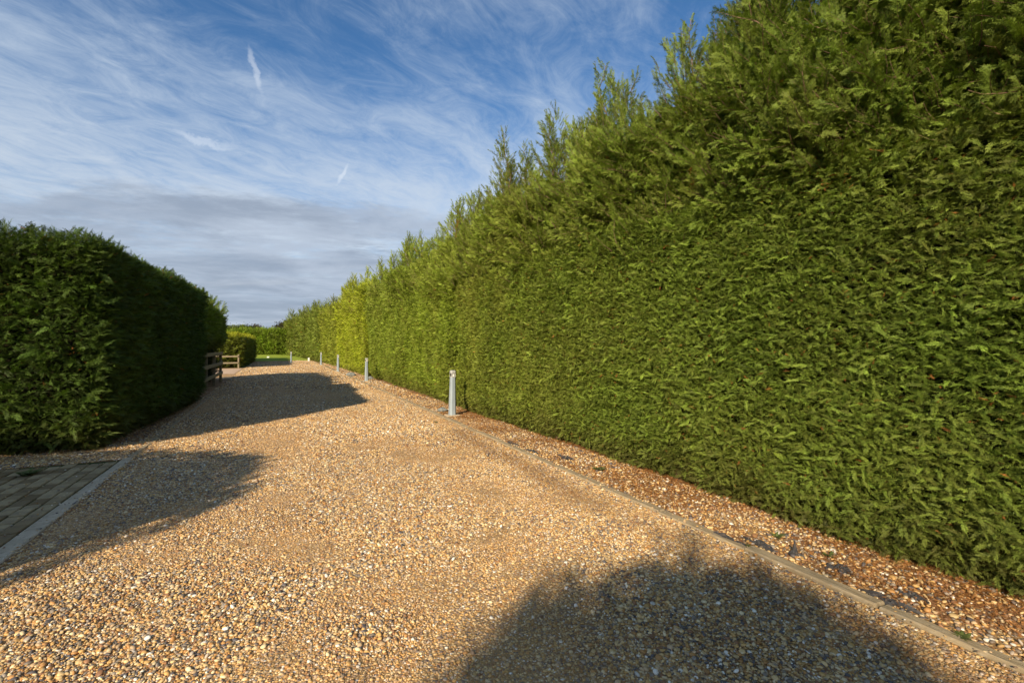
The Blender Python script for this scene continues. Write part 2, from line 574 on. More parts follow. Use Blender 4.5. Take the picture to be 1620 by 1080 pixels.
def leader_parts(rng, H=1.3, n=20):
    """an upright leading shoot: a thin stem with short boughs all round, growing along +z"""
    V = []; F = []; T = []; Mi = []
    pts = [(0.045 * H * math.sin(i * 0.9 + rng.random()), 0.045 * H * math.cos(i * 1.3 + rng.random()), H * i / 7) for i in range(8)]
    tube(V, F, T, Mi, pts, 0.014, 0.003, 4)
    V = list(V)
    for i in range(n):
        s = (i + rng.random() * 0.5) / n
        k = min(6, int(s * 7)); f = s * 7 - k
        p = Vector(pts[k]).lerp(Vector(pts[k + 1]), min(1, f))
        az = i * 2.4 + rng.uniform(-.4, .4)
        up = rng.uniform(0.35, 1.0) + s * 0.7
        g = Vector((math.cos(az), math.sin(az), up))
        sc = (1.0 - 0.60 * s) * rng.uniform(0.7, 1.2)
        b = BO[rng.randrange(len(BO))]
        vv = (b[0] * sc) @ rotm(g, (0, 0.01, 1)).T + np.array(p)
        k0 = len(V)
        V.extend(map(tuple, vv)); T.extend(b[2])
        F.extend([tuple(q + k0 for q in ff) for ff in b[1]]); Mi.extend(b[3])
    return np.array(V), F, np.array(T), Mi


LE = [leader_parts(random.Random(200 + k), 1.15 + 0.12 * k, 26 + k) for k in range(4)]
P_LEADER = [proto('cypress_leader', b[0], b[1], b[2], [M_LEAF, M_BARK], b[3]) for b in LE]

GREEN = np.array((0.058, 0.118, 0.016))
BROWN = np.array((0.42, 0.17, 0.055))


def leaf_tints(pos, n, base, seed, dead=0.012, olive=0.25, spread=0.28):
    base = np.array(base)
    c = np.tile(base, (n, 1))
    ln = vnoise(pos, 0.9, seed) * 0.16 + vnoise(pos, 3.0, seed + 1) * 0.16
    c *= (1 + ln[:, None] + RNG.normal(0, spread, n)[:, None]).clip(0.45, 1.9)
    ol = (vnoise(pos, 1.3, seed + 2) * 0.5 + RNG.random(n) * 0.8).clip(0, 1)[:, None] * olive
    c = c * (1 - ol) + ol * np.array((0.14, 0.13, 0.035)) * (base.sum() / GREEN.sum()) ** 0.7
    clus = vnoise(pos, 5.0, seed + 4)
    fy = np.clip(pos[:, 1] / 12, 0, 1) * (pos[:, 0] > 2.6)
    c = c * np.stack([0.90 + 0.34 * fy, 0.95 + 0.20 * fy, np.ones(n)], 1) if pos[:, 0].mean() > 2.6 and pos[:, 1].mean() < 12 else c
    dd = RNG.random(n) < dead * (1 + 5 * (clus > 0.62))
    c[dd] = BROWN * RNG.uniform(0.5, 1.15, (dd.sum(), 1))
    return c.clip(0.004, 0.9)


def clipped_frame(n, nor, outk=0.55):
    """growth directions and flat normals of sprays on a shorn face"""
    up = np.array([0, 0, 1.0])
    tg = np.cross(nor, up); tg = norm(tg + 1e-4)
    bt = norm(np.cross(tg, nor))
    sgn = RNG.choice([-1, 1], n, p=[0.62, 0.38])[:, None]
    g = nor * RNG.uniform(0.15, 0.9, (n, 1)) * (outk / 0.55) + tg * sgn * RNG.uniform(0.1, 1.0, (n, 1)) + bt * RNG.uniform(-0.35, 0.75, (n, 1))
    g += RNG.normal(0, 0.15, (n, 3))
    c = nor * 0.35 + up * 0.75 + RNG.normal(0, 0.65, (n, 3))
    return norm(g), c


class Hedge:
    """a clipped hedge: rounded block along a base line, front face along the line, body behind it"""
    def __init__(s, p0, p1, depth, h0, h1, inward, r=0.35, seed=1, base=GREEN, upper=None, zbot=0.0, wob=0.09, undercut=0.14):
        s.p0 = np.array(p0, float); s.p1 = np.array(p1, float)
        s.L = float(np.linalg.norm(s.p1 - s.p0)); s.t = (s.p1 - s.p0) / s.L
        s.inw = np.array(inward, float)           # unit vector from the front face into the body
        s.inw -= s.t * np.dot(s.inw, s.t); s.inw /= np.linalg.norm(s.inw)
        s.D = depth; s.h0 = h0; s.h1 = h1; s.r = r; s.seed = seed; s.base = base; s.zbot = zbot
        s.H = max(h0, h1); s.rough = 0.055; s.wob = wob; s.undercut = undercut

    def height(s, a):
        return s.h0 + (s.h1 - s.h0) * np.clip(a / s.L, 0, 1)

    def shape(s, q, inset=0.0):
        """q: points on the plain block (a along, d inward, z) -> world position and normal"""
        r = s.r
        lo = np.array([r, r, -10.0]); hi = np.array([s.L - r, max(r, s.D - r), s.H - r])
        cl = np.clip(q, lo, np.maximum(lo, hi))
        nn = norm(q - cl)
        loc = cl + nn * (r - inset)
        z = loc[:, 2]
        hh = s.height(loc[:, 0]) / s.H
        zz = s.zbot + (z) * hh * (s.H - s.zbot) / s.H
        W = s.p0[None, :] + loc[:, :1] * s.t[None, :] + loc[:, 1:2] * s.inw[None, :]
        W3 = np.concatenate([W, zz[:, None]], 1)
        n3 = np.concatenate([nn[:, :1] * s.t + nn[:, 1:2] * s.inw, nn[:, 2:3]], 1)
        off = s.wob * vnoise(W3, 0.75, s.seed) + 0.55 * s.wob * vnoise(W3, 2.1, s.seed + 3) + s.rough * (0.6 * vnoise(W3, 4.5, s.seed + 5) + 0.5 * vnoise(W3, 9.5, s.seed + 6))
        off = off - s.undercut * np.clip(1 - (zz - s.zbot) / 0.45, 0, 1) ** 1.5
        W3 = W3 + n3 * off[:, None]
        return W3, norm(n3)

    def sample(s, faces, dens):
        P_ = []
        for fc in faces:
            if fc == 'front': A = s.L * s.H
            elif fc == 'back': A = s.L * s.H
            elif fc == 'top': A = s.L * s.D
            else: A = s.D * s.H
            d = dens[fc] if isinstance(dens, dict) else dens
            n = int(A * d)
            a = RNG.random(n); b = RNG.random(n); z0 = np.zeros(n)
            if fc == 'front': q = np.stack([a * s.L, z0, b * s.H], 1)
            elif fc == 'back': q = np.stack([a * s.L, z0 + s.D, b * s.H], 1)
            elif fc == 'top': q = np.stack([a * s.L, b * s.D, z0 + s.H], 1)
            elif fc == 'near': q = np.stack([z0, a * s.D, b * s.H], 1)
            else: q = np.stack([z0 + s.L, a * s.D, b * s.H], 1)
            P_.append(q)
        return np.concatenate(P_)

    def core(s, parent, inset=0.16, step=0.22, name='inner_growth'):
        """the dense twiggy body behind the leaves"""
        bm = bmesh.new()
        na = max(2, int(s.L / step)); nd = max(2, int(s.D / step)); nz = max(2, int(s.H / step))
        V = []; F = []

        def grid(fn, n1, n2, flip):
            k = len(V)
            for i in range(n1 + 1):
                for j in range(n2 + 1):
                    V.append(fn(i / n1, j / n2))
            for i in range(n1):
                for j in range(n2):
                    f = (k + i * (n2 + 1) + j, k + (i + 1) * (n2 + 1) + j, k + (i + 1) * (n2 + 1) + j + 1, k + i * (n2 + 1) + j + 1)
                    F.append(f[::-1] if flip else f)
        grid(lambda a, b: (a * s.L, 0, b * s.H), na, nz, False)
        grid(lambda a, b: (a * s.L, s.D, b * s.H), na, nz, True)
        grid(lambda a, b: (a * s.L, b * s.D, s.H), na, nd, False)
        grid(lambda a, b: (0, a * s.D, b * s.H), nd, nz, True)
        grid(lambda a, b: (s.L, a * s.D, b * s.H), nd, nz, False)
        W, _ = s.shape(np.array(V, float), inset)
        W = W - s.origin
        bm.free()
        me = mesh_from(name, W, F)
        return link_mesh(name, me, M_CORE, parent, True)

    @property
    def origin(s):
        m = (s.p0 + s.p1) / 2
        return np.array([m[0], m[1], 0.0])

    def leaves(s, parent, faces, dens, size=1.0, name='foliage', dead=0.012, olive=0.25, depth=0.12, outk=0.55, cull=True, base=None, zcut=None, spread=0.28, pull=0.0):
        q = s.sample(faces, dens)
        W, n3 = s.shape(q)
        if zcut is not None:
            k = W[:, 2] < zcut + 0.12 * vnoise(W, 1.5, s.seed + 9)
            W = W[k]; n3 = n3[k]
        if cull:
            px, py, Z = to_cam(W)
            k = (Z > 0.3) & (px > -450) & (px < 2150) & (py > -350) & (py < 1400)
            W = W[k]; n3 = n3[k]
        n = len(W)
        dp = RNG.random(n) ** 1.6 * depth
        pos = W - n3 * (dp + pull)[:, None]
        g, c = clipped_frame(n, n3, outk)
        sc = (0.45 + 0.95 * RNG.random(n) ** 1.4) * size
        tint = leaf_tints(pos, n, s.base if base is None else base, s.seed, dead, olive, spread)
        dead_m = tint[:, 0] > tint[:, 1] * 1.6
        sc = np.where(dead_m, sc * 0.62, sc)
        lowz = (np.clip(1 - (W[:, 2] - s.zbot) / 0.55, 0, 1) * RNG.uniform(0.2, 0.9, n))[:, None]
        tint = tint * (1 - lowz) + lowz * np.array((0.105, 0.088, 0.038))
        # sprays set deeper get a darker tint
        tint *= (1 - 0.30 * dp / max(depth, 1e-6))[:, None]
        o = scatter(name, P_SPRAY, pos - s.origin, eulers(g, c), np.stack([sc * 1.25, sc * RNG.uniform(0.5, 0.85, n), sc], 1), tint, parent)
        return o


def root_of(h, name, label, cat, group=None):
    return empty(name, tuple(h.origin), label, cat, group)


# ------------------------------------------------------------------ ground
def sheet(name, pts, z, mat, kind='structure', sub=None):
    me = mesh_from(name, [(x, y, z) for x, y in pts], [tuple(range(len(pts)))])
    o = link_mesh(name, me, mat)
    o['kind'] = kind
    return o


sheet('ground', [(-600, -600), (600, -600), (600, 900), (-600, 900)], -0.012, M_FIELD)
sheet('driveway', [(-1.76, -12), (3.17, -12), (3.17, 57), (2.4, 60), (-2.0, 60), (-14, 60), (-14, 52), (-2.1, 52), (-2.1, 8.3)][0:3] + [(2.6, 57), (-13, 57), (-13, 52), (-2.0, 50), (-1.95, 38), (-7, 37.5), (-7, 26), (-1.95, 26), (-1.76, 8.3)], 0.0, M_GRAVEL)
sheet('verge_right', [(3.27, -12), (7, -12), (7, 60), (3.27, 60)], -0.004, M_STRIP)
sheet('verge_left', [(-12, 8.22), (-1.90, 8.22), (-1.9, 25.9), (-12, 25.9)], -0.006, M_STRIP)
sheet('side_paving', [(-6.9, 30.2), (-2.15, 30.2), (-2.15, 36.9), (-6.9, 36.9)], 0.004, M_PINK)

# lawn beyond the drive, rising gently to the right
lv = []; lf = []
for i in range(25):
    for j in range(13):
        x = -26 + i * 1.35; y = 52.5 + j * 1.5
        s = j / 12
        z = 0.02 + 0.62 * s * min(1, max(0, (x + 14) / 14)) + 0.15 * s
        if j == 0: z = -0.005
        lv.append((x, y + 0.5 * math.sin(x * 0.3), z))
for i in range(24):
    for j in range(12):
        a = i * 13 + j
        lf.append((a, a + 13, a + 14, a + 1))
lawn = link_mesh('lawn', mesh_from('lawn', lv, lf), M_LAWN, None, True)
lawn['kind'] = 'structure'
for p in lawn.data.polygons: p.use_smooth = True


# ------------------------------------------------------------------ gravel pebbles
def pebble_proto(k):
    rng = random.Random(k)
    bm = bmesh.new()
    bmesh.ops.create_icosphere(bm, subdivisions=1 if k % 3 == 2 else 2, radius=1)
    sx, sy, sz = 1.0, rng.uniform(0.62, 0.95), rng.uniform(0.42, 0.65)
    V = np.array([v.co[:] for v in bm.verts])
    nz = vnoise(V, 0.9, k) * 0.28 + vnoise(V, 2.0, k + 9) * 0.12
    V = V * (1 + nz)[:, None] * np.array([sx, sy, sz])
    for v, c in zip(bm.verts, V): v.co = c
    me = bpy.data.meshes.new('pebble')
    bm.to_mesh(me); bm.free()
    me.materials.append(M_PEB)
    me.polygons.foreach_set('use_smooth', np.ones(len(me.polygons), bool))
    return bpy.data.objects.new('pebble', me)


P_PEB = [pebble_proto(k) for k in range(6)]


def pebbles(name, x0, x1, y0, y1, step, rad, label, keep=1.0, zdepth=(0, 1e9), colmul=1.0, mask=None, cover=1.15):
    nx = int((x1 - x0) / step); ny = int((y1 - y0) / step)
    gx, gy = np.meshgrid(np.arange(nx), np.arange(ny), indexing='ij')
    p = np.stack([x0 + (gx.ravel() + 0.5) * step, y0 + (gy.ravel() + 0.5) * step], 1)
    p += RNG.uniform(-0.62, 0.62, p.shape) * step
    if keep < 1: p = p[RNG.random(len(p)) < keep]
    p3 = np.concatenate([p, np.zeros((len(p), 1))], 1)
    px, py, Z = to_cam(p3)
    k = (Z > zdepth[0]) & (Z < zdepth[1]) & (px > -260) & (px < 1900) & (py < 1330)
    if mask is not None: k &= mask(p)
    p3 = p3[k]; n = len(p3)
    s = rad * np.exp(RNG.normal(-0.05, 0.38, n)).clip(0.4, 2.4)
    # sandy hollows worn into the surface bury the stones
    fines = vnoise(p3, 0.9, 31) * 0.55 + vnoise(p3, 2.6, 32) * 0.3
    trk = np.exp(-((p3[:, 0] - 0.1 - 0.12 * vnoise(p3, 0.4, 61)) / 0.28) ** 2) + np.exp(-((p3[:, 0] - 1.55 - 0.12 * vnoise(p3, 0.4, 62)) / 0.28) ** 2)
    sink = np.clip((fines + 0.22 * trk - 0.08) * 1.9, 0, 1)
    s = s * (1 - 0.22 * sink)
    p3[:, 2] = s * RNG.uniform(0.0, 0.5, n) - sink * s * 0.32 + 0.004 * vnoise(p3, 3, 8)
    c = PAL[RNG.choice(len(PAL), n, p=PW / PW.sum())] * RNG.uniform(0.72, 1.25, (n, 1))
    fl = np.clip(vnoise(p3, 0.55, 77) * 0.8, -0.5, 0.6)[:, None]
    c = c * (1 + 0.16 * fl)
    c = c * (1 - 0.28 * sink[:, None]) + 0.28 * sink[:, None] * np.array((0.55, 0.29, 0.09))
    # brown damp silt along the right hand edging
    st = np.exp(-((p3[:, 0] - 2.86 - 0.1 * vnoise(p3, 1.2, 5)) / 0.2) ** 2) * np.clip(0.8 + 0.9 * vnoise(p3, 0.9, 12), 0, 1) * (p3[:, 1] < 8.5)
    c = c * (1 - 0.6 * st[:, None]) + 0.6 * st[:, None] * np.array((0.17, 0.085, 0.03))
    c = (c * colmul).clip(0.01, 0.92)
    g = np.stack([RNG.normal(0, 1, n), RNG.normal(0, 1, n), RNG.normal(0, 0.25, n)], 1)
    cc = np.stack([RNG.normal(0, 0.3, n), RNG.normal(0, 0.3, n), np.ones(n)], 1)
    o = scatter(name, P_PEB, p3, eulers(g, cc), np.stack([s, s, s * 0.9], 1), c)
    tag(o, label, 'gravel')
    return o


pebbles('gravel', -1.75, 3.165, -1, 9.5, 0.0125, 0.0077, 'loose tan and grey flint gravel covering the near drive', zdepth=(1.5, 6.6))
pebbles('gravel', -2.0, 3.165, 3, 26, 0.021, 0.0105, 'smaller looking loose gravel further along the drive', zdepth=(6.6, 17))
pebbles('gravel', -2.0, 3.165, 12, 58, 0.046, 0.019, 'far gravel of the drive up to the lawn', zdepth=(17, 60))
pebbles('gravel', 3.275, 4.0, 13, 46, 0.05, 0.018, 'far verge gravel under the tall hedge', zdepth=(14, 50), colmul=0.95)
pebbles('gravel', 3.275, 4.1, 0.3, 14, 0.021, 0.0105, 'flint gravel and litter along the foot of the tall hedge', zdepth=(1.5, 14), colmul=0.95, keep=0.75)
pebbles('gravel', -5.2, -1.92, 8.25, 9.6, 0.018, 0.012, 'loose gravel between the block paving and the left hedge', zdepth=(3, 12))
pebbles('gravel', -3.0, -1.92, 9.6, 17, 0.03, 0.012, 'sparse gravel and litter at the foot of the left hedge', zdepth=(3, 18), keep=0.6, colmul=0.7)


def litter(name, x0, x1, y0, y1, n, label, size=0.6):
    p = np.stack([RNG.uniform(x0, x1, n), RNG.uniform(y0, y1, n), np.zeros(n)], 1)
    k = RNG.random(n) < np.clip(0.25 + 0.8 * vnoise(p, 1.6, 55) + 0.9 * (p[:, 0] - x0) / (x1 - x0), 0.05, 1)
    p = p[k]; n = len(p)
    p[:, 2] = RNG.uniform(0.006, 0.022, n)
    g = np.stack([RNG.normal(0, 1, n), RNG.normal(0, 1, n), RNG.normal(0, 0.18, n)], 1)
    c = np.stack([RNG.normal(0, 0.3, n), RNG.normal(0, 0.3, n), np.ones(n)], 1)
    s = RNG.uniform(0.3, 1.0, n) * size
    col = np.array((0.37, 0.17, 0.065)) * RNG.uniform(0.3, 1.3, (n, 1))
    o = scatter(name, P_SPRAY, p, eulers(g, c), np.stack([s, s * 0.55, s], 1), col)
    return tag(o, label, 'leaf litter')


litter('needle_litter', 3.29, 4.2, 0.2, 13, 27000, 'rust coloured dead cypress litter along the tall hedge foot')
litter('needle_litter', 3.29, 4.0, 13, 40, 3500, 'rust coloured dead litter under the farther tall hedge', 1.1)
litter('needle_litter', -4.8, -1.75, 8.6, 17, 2500, 'brown dead litter under the dark left hedge', 0.7)


# ------------------------------------------------------------------ edgings and block paving
def block(name, cx, cy, cz, sx, sy, sz, mat, parent, bev=0.006, jit=0.0):
    """a bevel-edged slab, its origin at its own centre"""
    bm = bmesh.new()
    bmesh.ops.create_cube(bm, size=1)
    for v in bm.verts:
        v.co = Vector((v.co.x * sx, v.co.y * sy, v.co.z * sz)) + Vector([random.uniform(-jit, jit) for _ in range(3)])
    if bev > 0:
        bmesh.ops.bevel(bm, geom=[e for e in bm.edges], offset=bev, segments=1, affect='EDGES')
    me = bpy.data.meshes.new(name)
    bm.to_mesh(me); bm.free()
    o = link_mesh(name, me, mat, parent)
    o.location = (cx, cy, cz)
    return o


kr = bpy.data.objects.new('right_edging', None); COL.objects.link(kr); kr['kind'] = 'structure'
y = -2.0; i = 0
while y < 52:
    ln = 0.91
    x = 3.22 + 0.012 * math.sin(y * 0.9) + (0.0 if y < 24 else -0.012 * (y - 24))
    o = block('edging_slab', x, y + ln / 2, -0.036, 0.098, ln - 0.005, 0.11 + 0.006 * math.sin(i * 2.1), M_EDGE, kr, 0.009, 0.005)
    o.location.z += random.uniform(-0.008, 0.006)
    o.rotation_euler = (random.uniform(-0.006, 0.006), random.uniform(-0.05, 0.05), random.uniform(-0.012, 0.012) + (0.012 if y >= 24 else 0))
    y += ln; i += 1
kl = bpy.data.objects.new('left_edging', None); COL.objects.link(kl); kl['kind'] = 'structure'
y = 1.0
while y < 16.6:
    ln = 0.91
    far = y > 8.0
    o = block('edging_slab', -1.83, y + ln / 2, -0.035 if not far else -0.04, 0.135 if not far else 0.07, ln - 0.008, 0.1, M_CONC if not far else M_EDGE, kl, 0.008, 0.003)
    y += ln

pebbles('stray_pebbles', 3.12, 3.32, 0.3, 16, 0.030, 0.0085, 'pebbles kicked up on to the right hand edging', zdepth=(1.5, 18), keep=0.2)
for _o in [COL.objects[-1]]:
    _o.location.z = 0.014

pebbles('stray_pebbles', -1.80, -1.71, 1.5, 8.4, 0.02, 0.0085, 'pebbles spilling over the edge of the left concrete edging', zdepth=(1.5, 18), keep=0.6)
COL.objects[-1].location.z = 0.012

# bed under the pavers, then every block in view
sheet('paving_bed', [(-1.905, 1.0), (-1.905, 8.15), (-12, 8.15), (-12, 1.0)], -0.002, M_MOSS)
pv_ = bpy.data.objects.new('block_paving', None); COL.objects.link(pv_); pv_['kind'] = 'structure'
cands = []
x = -1.91
row = 0
while x > -7.5:
    wd = 0.14
    y = 3.2 + random.uniform(0, 0.2)
    while y < 8.0:
        ln = random.choice([0.14, 0.21, 0.21, 0.21])
        cands.append((x - wd / 2, y + ln / 2, wd, ln))
        y += ln
    x -= wd; row += 1
vis = []; rest = []
for c in cands:
    a = np.array([[c[0], c[1], 0.02]]); px, py, Z = to_cam(a)
    (vis if (Z[0] > 0.5 and px[0] > -130 and px[0] < 1700) else rest).append((c, Z[0]))
vis.sort(key=lambda t: t[1])


def paver_shape(bm, cx, cy, cz, wd, ln, tilt):
    r = bmesh.ops.create_cube(bm, size=1)
    vs = r['verts']
    for v in vs:
        top = v.co.z > 0
        k = 1.0
        v.co = Vector((v.co.x * (wd - 0.017), v.co.y * (ln - 0.017), v.co.z * 0.06 + (tilt[0] * v.co.x + tilt[1] * v.co.y) * (1 if top else 0)))
    es = [e for e in bm.edges if all(v in vs for v in e.verts) and max(v.co.z for v in e.verts) > 0.015]
    bmesh.ops.bevel(bm, geom=es, offset=0.007, segments=1, affect='EDGES')
    if cx or cy:
        bmesh.ops.translate(bm, verts=[v for v in bm.verts if abs(v.co.x) < wd and abs(v.co.y) < ln and v.index < 0 or v in vs], vec=(cx, cy, cz))


shared = {}
for c, _ in vis[:290]:
    ln = c[3]; key = (ln, random.randrange(3))
    if key not in shared:
        bm = bmesh.new()
        paver_shape(bm, 0, 0, 0, c[2], ln, (random.uniform(-.004, .004), random.uniform(-.004, .004)))
        me = bpy.data.meshes.new('paver'); bm.to_mesh(me); bm.free(); me.materials.append(M_PAVER)
        shared[key] = me
    o = bpy.data.objects.new('paver', shared[key]); COL.objects.link(o); o.parent = pv_
    o.location = (c[0], c[1], -0.017 + random.uniform(-0.005, 0.005))
    o.rotation_euler = (random.uniform(-.01, .01), random.uniform(-.01, .01), random.uniform(-.012, .012))
VV = []; FF = []
for c, _ in vis[290:] + rest:
    k = len(VV); hx = (c[2] - .012) / 2; hy = (c[3] - .012) / 2; z = 0.011 + random.uniform(-.003, .003)
    for zz, ins in ((-0.03, 0), (z - 0.006, 0), (z, 0.006)):
        VV += [(c[0] - hx + ins, c[1] - hy + ins, zz), (c[0] + hx - ins, c[1] - hy + ins, zz), (c[0] + hx - ins, c[1] + hy - ins, zz), (c[0] - hx + ins, c[1] + hy - ins, zz)]
    for l in (0, 4):
        for s in range(4):
            s2 = (s + 1) % 4
            FF.append((k + l + s, k + l + s2, k + l + 4 + s2, k + l + 4 + s))
    FF.append((k + 8, k + 9, k + 10, k + 11))
o = link_mesh('outer_pavers', mesh_from('outer_pavers', VV, FF), M_PAVER, pv_); o['kind'] = 'stuff'

# stray stones kicked on to the paving and its edging
n = 900
p = np.stack([RNG.uniform(-5.5, -1.78, n), RNG.uniform(3.3, 8.2, n), np.full(n, 0.018)], 1)
g = RNG.normal(0, 1, (n, 3)); g[:, 2] *= 0.2
s = RNG.uniform(0.005, 0.011, n)
o = scatter('stray_pebbles', P_PEB, p, eulers(g, np.tile((0.1, 0.1, 1.0), (n, 1))), np.repeat(s[:, None], 3, 1), PAL[RNG.choice(len(PAL), n)] * 0.9)
tag(o, 'loose pebbles strewn over the block paving', 'gravel')

def tube_mesh(name, pts, radii, sides, mat, parent):
    V = []; F = []
    n = len(pts)
    for i, p in enumerate(pts):
        d = (Vector(pts[min(i + 1, n - 1)]) - Vector(pts[max(i - 1, 0)])).normalized()
        a = d.orthogonal().normalized(); b = d.cross(a)
        for s in range(sides):
            an = 2 * math.pi * s / sides
            V.append(tuple(Vector(p) + a * radii[i] * math.cos(an) + b * radii[i] * math.sin(an)))
    for i in range(n - 1):
        for s in range(sides):
            s2 = (s + 1) % sides
            F.append((i * sides + s, i * sides + s2, (i + 1) * sides + s2, (i + 1) * sides + s))
    F.append(tuple(range(sides))[::-1]); F.append(tuple((n - 1) * sides + s for s in range(sides)))
    return link_mesh(name, mesh_from(name, V, F), mat, parent, True)


# ------------------------------------------------------------------ tall hedge on the right
TALL = 'sections of the tall right hand hedge'
tall = [
    # p0, p1, shear line, crown height, base colour, size, densities, label
    ((3.82, -1.2), (3.90, 11.35), 3.05, 4.12, (0.148, 0.206, 0.034), 0.66, 5600, 'nearest and largest section of the tall shorn cypress hedge, behind the nearest grey bollard'),
    ((3.93, 11.45), (3.96, 24.3), 3.1, 4.15, (0.205, 0.268, 0.034), 0.92, 2500, 'tall cypress hedge section between the first and second grey bollards'),
    ((3.86, 24.4), (3.8, 36.0), 3.2, 4.3, (0.30, 0.35, 0.028), 1.5, 780, 'bright yellow green hedge section behind the third bollard'),
    ((3.75, 36.1), (3.5, 46.5), 3.3, 4.2, (0.23, 0.275, 0.03), 2.0, 360, 'olive green hedge section with a ragged top behind the fourth bollard'),
    ((3.45, 46.6), (2.7, 55.5), 3.3, 4.7, (0.17, 0.225, 0.035), 2.4, 260, 'far dark topped hedge section before the drive bends left'),
    ((2.65, 55.6), (0.7, 63.5), 3.2, 4.2, (0.18, 0.23, 0.04), 2.6, 210, 'last tall hedge section curving left at the end of the drive'),
]


def bough_dirs(n, nor, upk):
    g = nor * RNG.uniform(0.25, 0.85, (n, 1)) + np.array([0, 0, 1.0]) * RNG.uniform(upk - 0.35, upk + 0.35, (n, 1)) + RNG.normal(0, 0.38, (n, 3))
    c = nor * 0.6 + RNG.normal(0, 0.4, (n, 3)) + np.array([0, 0, 0.6])
    return norm(g), c


for i, (p0, p1, shear, crown, base, size, dens, label) in enumerate(tall):
    hd = Hedge(p0, p1, 1.5, shear + 0.1, shear + 0.1, (1, 0), 0.30, 20 + i * 7, base, wob=0.085, undercut=0.24)
    rt = root_of(hd, 'clipped_hedge', label, 'hedge', TALL)
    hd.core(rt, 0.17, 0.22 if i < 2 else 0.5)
    fc = ['front', 'near'] if i else ['front']
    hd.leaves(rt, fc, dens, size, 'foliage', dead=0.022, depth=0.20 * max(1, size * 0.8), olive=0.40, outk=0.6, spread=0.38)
    if i < 2:
        for yy in np.arange(hd.p0[1] + 0.4, hd.p1[1], 0.85 if i == 0 else 1.2):
            xo = hd.p0[0] + 0.42 + random.uniform(-.08, .1) - hd.origin[0]; yo = yy + random.uniform(-.15, .15) - hd.origin[1]
            tube_mesh('trunk', [(xo, yo, -0.05), (xo + .02, yo + .01, 0.5), (xo + .03, yo, 1.2)], [0.07, 0.055, 0.045], 7, M_BARK, rt)
    # the unclipped crown above the shear line
    up = Hedge((p0[0] + 0.05, p0[1]), (p1[0] + 0.05, p1[1]), 1.5, crown, crown, (1, 0), 0.45, 40 + i * 7, base, zbot=shear - 0.35, wob=0.30, undercut=0.30)
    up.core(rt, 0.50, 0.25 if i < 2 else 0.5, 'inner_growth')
    q = up.sample(['front', 'top'] + (['near'] if i else []) + ['far'], {'front': 100 / max(size, 0.95) ** 2, 'top': 60 / max(size, 0.95) ** 2, 'near': 40 / max(size, 0.95) ** 2, 'far': 40 / max(size, 0.95) ** 2})
    W, n3 = up.shape(q)
    k = W[:, 2] > shear - 0.25
    W = W[k]; n3 = n3[k]; n = len(W)
    g, c = bough_dirs(n, n3, 0.45)
    sc = RNG.uniform(0.55, 1.2, n) * min(max(size, 0.95), 1.7) * 0.85
    pos = W - n3 * (0.30 * sc[:, None])
    tint = leaf_tints(pos, n, np.array(base) * 1.05, 60 + i, 0.001, 0.35, 0.22)
    scatter('crown_boughs', P_BOUGH, pos - hd.origin, eulers(g, c), np.repeat(sc[:, None], 3, 1), tint, rt)
    csz = max(size, 0.95)
    # a second, finer layer that closes the gaps between boughs
    up.origin_override = True
    q = up.sample(['front', 'top'] + (['near'] if i else []), 950 / csz ** 2)
    W, n3 = up.shape(q)
    k = W[:, 2] > shear - 0.3
    W = W[k]; n3 = n3[k]; n = len(W)
    g, c = clipped_frame(n, n3, 0.7)
    pos = W - n3 * RNG.uniform(0.16, 0.46, n)[:, None]
    sc = RNG.uniform(0.6, 1.3, n) * csz
    tint = leaf_tints(pos, n, np.array(base) * 0.95, 60 + i, 0.02, 0.35, 0.25)
    scatter('crown_foliage', P_SPRAY, pos - hd.origin, eulers(g, c), np.stack([sc * 1.3, sc * 0.75, sc], 1), tint, rt)
    # the ragged crest: pointed growing tops, each a spire of short boughs round its own stem
    L = hd.L
    nt = int(L / (0.80 + 0.08 * i)) * 2
    a = (np.arange(nt) + RNG.uniform(0.1, 0.9, nt)) / nt * L
    d = RNG.uniform(0.12, 1.15, nt) ** 1.2
    cx = hd.p0[None] + a[:, None] * hd.t[None] + d[:, None] * hd.inw[None]
    lump = vnoise(np.stack([a * 0, cx[:, 1], a * 0], 1), 0.62, 11 + i)
    apex = crown + 0.80 + 0.50 * lump + RNG.uniform(-0.45, 0.45, nt)
    if i == 0:
        # the growing tops of the nearest section, as they stand against the sky: (distance along, apex height)
        tops = [(-0.6, 5.2), (0.3, 5.35), (1.1, 5.2), (1.9, 5.3), (2.6, 5.5), (3.2, 5.3), (3.85, 4.98), (4.7, 4.5), (5.4, 5.35), (6.1, 5.05), (6.75, 5.4), (7.5, 4.7),
                (8.4, 5.5), (9.0, 5.1), (9.7, 4.85), (10.4, 5.15), (11.0, 4.8)]
        cx = np.array([(4.05 + 0.15 * (k_ % 2), y_) for k_, (y_, _) in enumerate(tops)] + [(4.75, y_ + 0.45) for y_, _ in tops] + [(4.3, y_) for y_ in (0.7, 1.5, 2.25, 2.9, 3.4, 3.7)] + [(4.22, y_ + dy_) for y_, _ in tops[3:] for dy_ in (-0.28, 0.3)])
        apex = np.array([h_ for _, h_ in tops] + [h_ - 0.25 for _, h_ in tops] + [5.3, 5.45, 5.55, 5.6, 5.3, 5.1] + [h_ - 0.24 - 0.12 * q_ for _, h_ in tops[3:] for q_ in (0, 1)])
        nt = len(cx)
    bp = []; bg_ = []; bs = []
